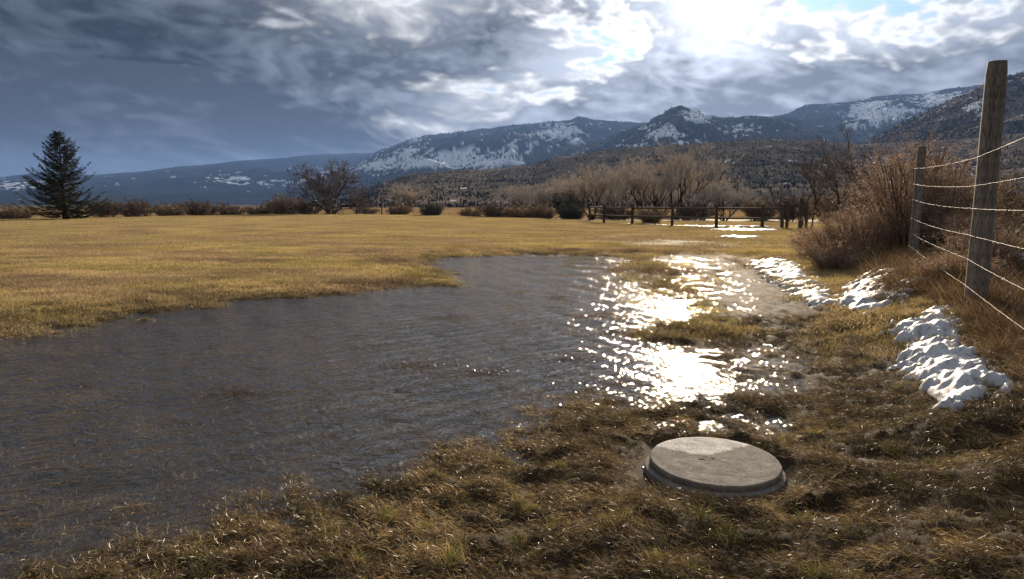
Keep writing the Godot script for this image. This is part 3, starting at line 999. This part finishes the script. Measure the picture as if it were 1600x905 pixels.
	var bushes := [
		[-30.4, 92.0, 1.0, 1.3, 0, "close to the right of the spruce"], [-28.3, 96.0, 1.15, 1.5, 0, "second to the right of the spruce"], [-26.2, 104.0, 1.0, 1.4, 1, "third to the right of the spruce"],
		[-24.2, 108.0, 1.25, 1.8, 0, "fourth to the right of the spruce"], [-22.0, 112.0, 0.95, 1.6, 0, "halfway between the spruce and the round bare tree"], [-20.0, 118.0, 0.9, 1.5, 1, "two bushes left of the round bare tree"],
		[-18.2, 122.0, 1.6, 2.0, 1, "left of the round bare tree, the tallest there"], [-16.4, 118.0, 1.3, 1.6, 0, "at the foot of the round bare tree, left side"], [-35.6, 88.0, 0.9, 1.2, 1, "left of the spruce at the frame's edge"],
		[-12.0, 118.0, 0.8, 1.3, 0, "at the foot of the round bare tree, right side"], [-9.2, 104.0, 1.0, 1.2, 1, "beside the thin field posts"], [-6.6, 95.0, 0.95, 1.1, 2, "alone in the tan grass in mid distance"], [-3.4, 92.0, 0.8, 1.1, 1, "halfway from the field posts to the copse"],
		[-1.4, 84.0, 1.05, 1.25, 0, "at the dark left foot of the copse"], [0.6, 82.0, 0.85, 1.2, 1, "under the low spreading tree of the copse"], [2.4, 80.0, 0.95, 1.15, 1, "under the left trees of the copse"], [4.6, 92.0, 1.75, 1.5, 2, "tall in the left half of the copse"],
		[4.9, 76.0, 0.95, 1.0, 2, "in front of the tall dark bush of the copse"], [11.3, 55.0, 0.62, 0.75, 1, "small and round behind the rail fence"], [8.4, 84.0, 0.9, 1.5, 0, "behind the left bays of the rail fence"], [14.5, 84.0, 1.0, 1.6, 0, "behind the right bays of the rail fence"],
		[19.6, 92.0, 1.3, 1.6, 1, "right of the copse, left of the fence corner"], [22.0, 80.0, 1.4, 1.6, 0, "behind the fence corner posts"], [25.0, 70.0, 1.5, 1.7, 1, "behind the saplings"], [27.6, 60.0, 1.2, 1.6, 0, "behind the tallest russet shrub"], [35.4, 46.0, 1.3, 1.2, 1, "at the right edge of the far field"],
	]
	for q in bushes:
		var a := deg_to_rad(q[0])
		put_tree("bush", far_mesh[q[4]], [M.bark, M.twig], gy(sin(a) * q[1], -cos(a) * q[1], 0.1), Vector3(q[3] * 1.15, q[2] * 1.3, q[3] * 1.15), rng.randf() * TAU, say[q[4]] + " " + q[5], "bush", "bushes along the far side of the lawn", ["stems", "twigs"])


# ---------------------------------------------------------------- fences, lid, snow
func post_mesh(h: float, r: float, lean: Vector3, col: Color, sd: int) -> ArrayMesh:
	var b := Build.new()
	var sides := 20
	var rings := 26
	for k in rings:
		var t := float(k) / (rings - 1)
		for s in sides:
			var a := TAU * s / sides
			var w := r * (1.06 - 0.16 * t) * (1.0 + 0.05 * nz_b.get_noise_3d(cos(a) * 3.0, t * h * 0.5 + sd, sin(a) * 3.0) + 0.03 * nz_b.get_noise_3d(cos(a) * 9.0, t * h * 0.4, sin(a) * 9.0 + sd))
			if k == rings - 1: w *= 0.9
			b.v.append(Vector3(cos(a) * w, t * h - 0.35 * (1.0 - t), sin(a) * w) + lean * t)
			var g := 0.85 + 0.5 * nz_c.get_noise_3d(cos(a) * 5.0, t * h * 0.25 + sd, sin(a) * 5.0) + 0.15 * nz_c.get_noise_3d(cos(a) * 16.0, t * h * 0.8, sin(a) * 16.0)
			b.c.append(Color(col.r * g, col.g * g, col.b * g))
	for k in rings - 1:
		for s in sides:
			var o := k * sides + s
			var p := k * sides + (s + 1) % sides
			b.ix.append(o); b.ix.append(p); b.ix.append(o + sides)
			b.ix.append(p); b.ix.append(p + sides); b.ix.append(o + sides)
	smooth_normals(b)
	var first := (rings - 1) * sides
	var top := b.v.size()
	b.v.append(Vector3(0, h + r * 0.05, 0) + lean); b.n.append(Vector3.UP); b.c.append(col * 1.1)
	for s in sides:
		b.v.append(b.v[first + s]); b.n.append(Vector3(0, 1, 0)); b.c.append(col * 0.9)
	for s in sides:
		b.ix.append(top); b.ix.append(top + 1 + s); b.ix.append(top + 1 + (s + 1) % sides)
	return b.mesh()


func make_fences() -> void:
	var wood := std(1, 1, 1, 0.85, true)
	wood.albedo_texture = noise_tex(0.03, 256, Color(0.55, 0.53, 0.5), Color(1, 1, 1), 17, 4)
	wood.uv1_triplanar = true
	wood.uv1_scale = Vector3(9.0, 0.9, 9.0)
	wood.metallic_specular = 0.25
	var grey := Color(0.52, 0.46, 0.38)
	var f := thing("wire_fence", "barbed wire fence on tall weathered round posts along the right side", "fence")
	var feet := [[1.85, -1.0, 2.6, 0.11], [5.13, -7.59, 2.66, 0.108], [8.27, -14.25, 2.3, 0.09]]
	for k in 3:
		var q: Array = feet[k]
		var p := gy(q[0], q[1], 0.0)
		var o := part("post", post_mesh(q[2], q[3], Vector3(0.03, 0, 0), grey, k * 7), wood, f)
		o.position = p
		if k == 1: tag(o, "tallest weathered round post, nearest the snow ridge")
	var metal := std(0.3, 0.29, 0.28, 0.55)
	metal.metallic = 0.6
	# heights of the strands at the three posts
	var strands := [[2.12, 2.05, 2.28], [1.83, 1.75, 1.97], [1.57, 1.51, 1.66], [1.28, 1.22, 1.28], [1.02, 0.96, 0.98], [0.72, 0.67, 0.72], [0.45, 0.36, 0.42]]
	for s: Array in strands:
		var b := Build.new()
		var bb := Build.new()
		var pts := PackedVector3Array()
		var rad := PackedFloat32Array()
		for k in 2:
			var p0 := Vector3(feet[k][0], s[k], feet[k][1])
			var p1 := Vector3(feet[k + 1][0], s[k + 1], feet[k + 1][1])
			var off := Vector3(-0.8997, 0, -0.4364) * 0.115
			var sag := rnd(0.015, 0.045)
			for i in 41:
				if k == 1 and i == 0: continue
				var t := i / 40.0
				var p := p0.lerp(p1, t) + off * lerpf(1.0, 0.75, t if k == 1 else 0.0) - Vector3(0, sag * 4.0 * t * (1.0 - t), 0) + Vector3(0, rnd(-0.0015, 0.0015), 0)
				pts.append(p)
				rad.append(0.0011)
				if i % 3 == 1:
					for e in 2:
						var d := Vector3(rng.randfn(), rng.randfn(), rng.randfn()).normalized() * 0.016
						bb.tube(PackedVector3Array([p - d, p + d]), PackedFloat32Array([0.0011, 0.0008]), 3, Color.WHITE)
		b.tube(pts, rad, 5, Color.WHITE)
		var o := part("wire", b.mesh(), metal, f)
		tag(part("barbs", bb.mesh(), metal, o), "", "", "", "stuff")

	# two-rail wooden fence across the end of the lawn
	var r := thing("rail_fence", "two-rail wooden fence crossing the far end of the lawn", "fence")
	var posts := [[6.95, -62.3], [7.35, -55.5], [9.0, -52.0], [11.2, -48.6], [13.0, -44.2], [16.0, -44.4], [16.95, -43.6]]
	var dark := Color(0.21, 0.172, 0.14)
	var last := Vector3.ZERO
	for k in posts.size():
		var p := gy(posts[k][0], posts[k][1], 0.0)
		part("post", post_mesh(1.5, 0.105, Vector3.ZERO, dark, 60 + k), wood, r).position = p
		if k:
			for y in [0.62, 1.24]:
				var b := Build.new()
				var mid := last.lerp(p, 0.5) + Vector3(0, y - 0.02, 0)
				b.tube(PackedVector3Array([last + Vector3(0, y, 0), mid, p + Vector3(0, y + rnd(-0.02, 0.02), 0)]), PackedFloat32Array([0.06, 0.065, 0.055]), 8, dark * 1.1, true)
				part("rail", b.mesh(), wood, r)
		last = p
	# corner and brace posts where the rails meet the wire
	var corner := [[17.15, -41.3, 1.85, 0.13, "thick dark post of the fence corner"], [16.75, -42.3, 1.7, 0.09, "thinner post just left of the thick corner post"], [17.75, -41.9, 1.6, 0.08, "short brace post just right of the thick corner post"]]
	for q in corner:
		var o := thing("corner_post", q[4], "post", gy(q[0], q[1], 0.0), "posts at the fence corner")
		part("shaft", post_mesh(q[2], q[3], Vector3(rnd(-0.05, 0.05), 0, 0), dark, 80), wood, o)
	for q in [[-12.6, 105.0, "leftmost"], [-11.9, 105.0, "second from left"], [-10.6, 102.0, "third from left"], [-9.9, 104.0, "fourth from left"], [-7.4, 101.0, "rightmost"]]:
		var a := deg_to_rad(q[0] as float)
		var o := thing("field_post", "thin field post in the tan grass right of the round tree, " + q[2], "post", gy(sin(a) * q[1], -cos(a) * q[1], 0.0), "field posts right of the round tree")
		part("shaft", post_mesh(1.9, 0.09, Vector3.ZERO, dark, 90), wood, o)


func lathe(profile: Array, sides: int, col: Color) -> Build:
	var b := Build.new()
	for q: Vector2 in profile:
		for s in sides:
			var a := TAU * s / sides
			var w := 1.0 + 0.006 * nz_b.get_noise_2d(cos(a) * 3.0 + q.y * 20.0, sin(a) * 3.0)
			b.v.append(Vector3(cos(a) * q.x * w, q.y, sin(a) * q.x * w))
			var g := 0.9 + 0.35 * nz_c.get_noise_3d(cos(a) * 4.0, q.y * 12.0, sin(a) * 4.0)
			b.c.append(Color(col.r * g, col.g * g, col.b * g))
	for k in profile.size() - 1:
		for s in sides:
			var o := k * sides + s
			var p := k * sides + (s + 1) % sides
			b.ix.append(o); b.ix.append(p); b.ix.append(o + sides)
			b.ix.append(p); b.ix.append(p + sides); b.ix.append(o + sides)
	smooth_normals(b)
	return b


func make_lid() -> void:
	var o := thing("concrete_lid", "round concrete access lid lying in the wet grass beside the water", "lid", Vector3(1.18, 0.0, -3.88))
	var con := std(1, 1, 1, 0.9, true)
	con.metallic_specular = 0.25
	con.albedo_texture = noise_tex(0.03, 512, Color(0.75, 0.745, 0.73), Color(1, 1, 1), 29, 6)
	con.uv1_triplanar = true
	con.uv1_scale = Vector3(3.0, 3.0, 3.0)
	con.normal_enabled = false
	var ring := part("riser_ring", lathe([Vector2(0.415, -0.12), Vector2(0.395, 0.025), Vector2(0.388, 0.034), Vector2(0.34, 0.036)], 72, Color(0.25, 0.24, 0.225)).mesh(), con, o)
	ring.position = Vector3(-0.008, 0.0, 0.018)
	# the slab: a fine disc with a rounded rim, two lifting pockets and a pale dry crescent along its back edge
	var b := Build.new()
	var sides := 96
	var rings := 44
	for k in rings + 4:
		var t := minf(float(k) / (rings - 1), 1.0)
		for s in sides:
			var a := TAU * s / sides
			var rr := 0.365 * t
			var y := 0.0
			if k >= rings: y = [-0.006, -0.016, -0.04, -0.05][k - rings]; rr += [0.004, 0.006, 0.006, -0.01][k - rings]
			var x := cos(a) * rr
			var z := sin(a) * rr
			y += 0.0025 * nz_b.get_noise_2d(x * 8.0, z * 8.0) + 0.0012 * nz_c.get_noise_2d(x * 40.0, z * 40.0)
			for q in [[-0.075, 0.0, 0.024, 0.004], [-0.005, -0.005, 0.012, 0.004], [-0.06, 0.07, 0.016, 0.003], [0.06, -0.21, 0.012, 0.005]]:
				var e := Vector2((x - q[0]) / q[2], (z - q[1]) / (q[2] * 0.45)).length()
				y -= q[3] * smoothstep(1.0, 0.5, e)
			b.v.append(Vector3(x, y, z))
			var n := nz_c.get_noise_2d(x * 9.0, z * 9.0)
			var g := 0.9 + 0.4 * n
			var wetc := Color(0.31 * g, 0.29 * g, 0.262 * g)
			var line := -0.155 + 0.075 * sin(x * 8.5 + 1.9) + 0.02 * n
			var dry := smoothstep(line + 0.012, line - 0.012, z)
			b.c.append(wetc.lerp(Color(0.85, 0.82, 0.77) * (0.9 + 0.3 * n), dry))
	for k in rings + 3:
		for s in sides:
			var c := k * sides + s
			var p := k * sides + (s + 1) % sides
			b.ix.append(c); b.ix.append(p); b.ix.append(c + sides)
			b.ix.append(p); b.ix.append(p + sides); b.ix.append(c + sides)
	smooth_normals(b)
	var lid := part("slab", b.mesh(), con, o)
	lid.position = Vector3(0.0, 0.076, 0.0)
	lid.rotation_degrees = Vector3(1.5, 0, 0)


func snow_patch(label: String, outline: Array, thick: float, lumps: float, cell: float) -> void:
	var poly := PackedVector2Array()
	var lo := Vector2(1e9, 1e9)
	var hi := -lo
	for k in outline.size() / 2:
		var p := Vector2(outline[k * 2], outline[k * 2 + 1])
		poly.append(p)
		lo = lo.min(p)
		hi = hi.max(p)
	lo -= Vector2(0.3, 0.3)
	hi += Vector2(0.3, 0.3)
	var nx := int((hi.x - lo.x) / cell) + 2
	var nn := int((hi.y - lo.y) / cell) + 2
	var b := Build.new()
	var deep := PackedFloat32Array()
	for j in nn:
		for i in nx:
			var p := lo + Vector2(i, j) * cell
			var best := 1e9
			for k in poly.size():
				best = minf(best, Geometry2D.get_closest_point_to_segment(p, poly[k], poly[(k + 1) % poly.size()]).distance_to(p))
			var sd := best if Geometry2D.is_point_in_polygon(p, poly) else -best
			sd += 0.16 * nz_b.get_noise_2d(p.x * 2.6, p.y * 2.6) * lumps + 0.09 * nz_c.get_noise_2d(p.x * 9.0, p.y * 9.0)
			var n := nz_c.get_noise_2d(p.x * 3.4 + 7.0, p.y * 3.4)
			var h := thick * (1.0 - exp(-maxf(sd, 0.0) / (0.05 + thick * 0.7))) * (0.8 + 0.7 * nz_b.get_noise_2d(p.x * 1.7 + 5.0, p.y * 1.7)) + 0.02 * n * smoothstep(0.0, 0.12, sd) + 0.004 * nz_c.get_noise_2d(p.x * 34.0, p.y * 34.0)
			if sd <= 0.0: h = sd * 0.6 - 0.01
			deep.append(sd)
			b.v.append(Vector3(p.x, ground_y(p.x, p.y) + 0.012 + h, p.y))
			var g := 1.0 + 0.06 * n
			var dirt := clampf(nz_c.get_noise_2d(p.x * 30.0, p.y * 30.0) * 2.2 - 0.4, 0.0, 1.0) * 0.75
			b.c.append(Color(0.5 * g, 0.515 * g, 0.54 * g).lerp(Color(0.16, 0.11, 0.07), dirt))
	for j in nn - 1:
		for i in nx - 1:
			var o := j * nx + i
			if maxf(maxf(deep[o], deep[o + 1]), maxf(deep[o + nx], deep[o + nx + 1])) < -0.05:
				continue
			b.ix.append(o); b.ix.append(o + 1); b.ix.append(o + nx)
			b.ix.append(o + 1); b.ix.append(o + nx + 1); b.ix.append(o + nx)
	smooth_normals(b)
	var used := Build.new()
	var id := {}
	for k in b.ix:
		if not id.has(k):
			id[k] = used.v.size()
			used.v.append(b.v[k]); used.n.append(b.n[k]); used.c.append(b.c[k])
		used.ix.append(id[k])
	tag(part("snow_patch", used.mesh(), M.snow, self), label, "snow", "melting snow patches")


func make_snow() -> void:
	M.snow = std(1, 1, 1, 0.55, true)
	snow_patch("thick ridge of old snow in front of the tall leaning post", [4.2, -7.6, 4.3, -7.25, 4.9, -7.8, 4.8, -7.3, 4.2, -6.5, 3.75, -5.5, 3.42, -4.9, 3.05, -4.25, 2.8, -4.2, 2.82, -4.6, 3.18, -5.3, 3.5, -6.1, 3.85, -6.6], 0.12, 1.3, 0.025)
	snow_patch("lumpy snow mound under the brush beside the second post", [4.95, -10.3, 5.8, -11.9, 6.8, -13.2, 7.6, -13.9, 7.4, -12.4, 6.45, -10.1, 5.8, -9.2, 5.2, -9.0, 4.45, -8.55, 4.55, -9.4], 0.12, 1.5, 0.05)
	snow_patch("long thin snow strip leading from the brush toward the rail fence", [6.1, -18.2, 7.3, -18.9, 6.8, -16.2, 5.9, -13.6, 5.3, -11.8, 4.85, -10.2, 4.45, -9.9, 4.75, -11.4, 5.2, -13.4, 5.7, -15.8], 0.05, 2.6, 0.06)
	snow_patch("small snow patch beyond the wires at the right edge", [4.98, -7.0, 5.6, -7.4, 6.0, -6.7, 5.3, -6.2], 0.12, 0.8, 0.05)
	snow_patch("snow patch in the field right of the tall post", [9.0, -13.9, 10.4, -14.5, 11.6, -14.0, 11.0, -13.0, 9.5, -12.8], 0.14, 0.8, 0.08)
	snow_patch("distant white snow bank across the field right of the tall post", [20.5, -30.0, 26.0, -31.5, 27.0, -30.0, 21.0, -28.3], 0.14, 0.8, 0.15)
	snow_patch("thin snow line along the foot of the rail fence", [8.3, -53.5, 10.6, -49.9, 12.8, -45.9, 16.2, -45.6, 17.2, -44.6, 15.8, -44.9, 12.6, -45.0, 10.9, -48.9, 8.6, -52.6], 0.12, 0.6, 0.16)
	snow_patch("ragged snow patch on the grass in front of the rail fence", [11.5, -40.5, 13.2, -41.5, 15.5, -40.6, 14.9, -38.9, 13.0, -38.4, 11.9, -39.2], 0.07, 1.0, 0.12)
	snow_patch("small ragged snow patch halfway to the rail fence", [9.2, -31.5, 10.4, -32.2, 11.3, -31.2, 10.3, -30.4], 0.06, 1.0, 0.1)


func make_debris() -> void:
	# clumps of floating dead grass on the water
	var spots := [[-0.35, -6.3, "largest raft of dead grass in the middle of the water"], [0.55, -6.9, "dead grass clump left of the sun glitter"], [-0.95, -6.6, "dark grass clump left of the middle raft"], [0.95, -6.0, "grass clump near the sun glitter"], [0.75, -11.5, "wide thin raft of tan grass far out on the water"], [-2.4, -5.6, "small grass clump in the dark left water"], [1.1, -9.6, "small tan clump at the right side of the water"], [-0.9, -9.4, "thin dark raft toward the far lawn"], [1.0, -5.4, "sparkling clump by the lower shore"]]
	var mat := leaf_mat(0.3, 0.4, 0.6)
	for q in spots:
		var b := Build.new()
		for k in 200:
			var p := Vector3(rng.randfn(0, 0.2), rnd(0.0, 0.02), rng.randfn(0, 0.07))
			var a := rng.randfn(0.15, 0.5)
			var l := rnd(0.03, 0.12)
			var g := rnd(0.5, 1.3)
			b.blade(p, p + Vector3(cos(a) * l, rnd(-0.005, 0.02), sin(a) * l), Vector3(0, rnd(0, 0.015), 0), Vector3(-sin(a), 0.4, cos(a)) * 0.0022, Color(0.22 * g, 0.14 * g, 0.06 * g))
		var o := part("floating_grass", b.mesh(), mat, self)
		o.position = Vector3(q[0], 0.002, q[1])
		tag(o, q[2], "grass clump", "floating grass clumps")
	# loose blades and seed heads drifting everywhere on the flood
	var bits := grass_patch(14, 0.05, 0.02, 0.07, 0.0, 0.13, 0.0016, 1.2, [Color(0.3, 0.2, 0.1), Color(0.12, 0.08, 0.04), Color(0.5, 0.4, 0.25)])
	var where := []
	var tint := []
	for k in 1300:
		var z := -2.4 - 19.0 * pow(rng.randf(), 1.4)
		var x := rnd(-0.85, 0.4) * -z
		if ground_y(x, z) > -0.005 or nz_b.get_noise_2d(x * 0.8 + 5.0, z * 1.4) + rng.randf() * 0.5 < 0.2:
			continue
		var g := rnd(0.25, 0.75)
		where.append(Transform3D(Basis(Vector3.UP, rng.randf() * TAU).scaled(Vector3(rnd(0.5, 2.0), rnd(0.2, 0.7), rnd(0.5, 1.2))), Vector3(x, 0.005, z)))
		tint.append(Color(g, g, g))
	scatter("floating_debris", bits, leaf_mat(0.6, 0.3, 0.3), where, tint, "loose dead grass blades drifting on the floodwater", "debris")
func _ready() -> void:
	rng.seed = 20240215
	for q in [[nz_a, 11, 0.35, 4], [nz_b, 23, 1.0, 3], [nz_c, 37, 1.0, 4], [nz_sky, 5, 1.0, 6], [nz_sky2, 8, 1.0, 3], [nz_ridge, 41, 1.0, 5]]:
		q[0].seed = q[1]
		q[0].frequency = q[2]
		q[0].fractal_octaves = q[3]
		q[0].noise_type = FastNoiseLite.TYPE_SIMPLEX_SMOOTH
	nz_ridge.fractal_type = FastNoiseLite.FRACTAL_RIDGED
	var cam := Camera3D.new()
	cam.name = "camera"
	add_child(cam)
	cam.position = Vector3(0, 1.55, 0)
	cam.rotation_degrees = Vector3(-7.0, 0, 0)
	cam.fov = 45.42
	cam.near = 0.05
	cam.far = 60000.0
	var env := Environment.new()
	env.background_mode = Environment.BG_SKY
	env.sky = make_sky()
	env.tonemap_mode = Environment.TONE_MAPPER_LINEAR
	env.tonemap_exposure = 3.15
	env.sdfgi_enabled = true
	env.ssao_enabled = true
	env.ssil_enabled = true
	env.volumetric_fog_enabled = true
	env.volumetric_fog_density = 0.00005
	env.volumetric_fog_albedo = Color(0.52, 0.69, 0.98)
	env.volumetric_fog_anisotropy = 0.3
	var we := WorldEnvironment.new()
	we.name = "environment"
	we.environment = env
	add_child(we)
	var sun := DirectionalLight3D.new()
	sun.name = "sun"
	sun.light_energy = 0.85
	sun.light_color = Color(1.0, 0.91, 0.79)
	sun.light_angular_distance = 4.0
	sun.shadow_enabled = true
	add_child(sun)
	sun.look_at_from_position(Vector3.ZERO, -_sun_dir())
	print("sky ", Time.get_ticks_msec())
	make_sdf()
	make_ground()
	print("ground ", Time.get_ticks_msec())
	make_water()
	print("water ", Time.get_ticks_msec())
	make_hills()
	print("hills ", Time.get_ticks_msec())
	make_grass()
	print("grass ", Time.get_ticks_msec())
	make_woods()
	print("woods ", Time.get_ticks_msec())
	make_fences()
	make_lid()
	make_snow()
	make_debris()
	print("done ", Time.get_ticks_msec())
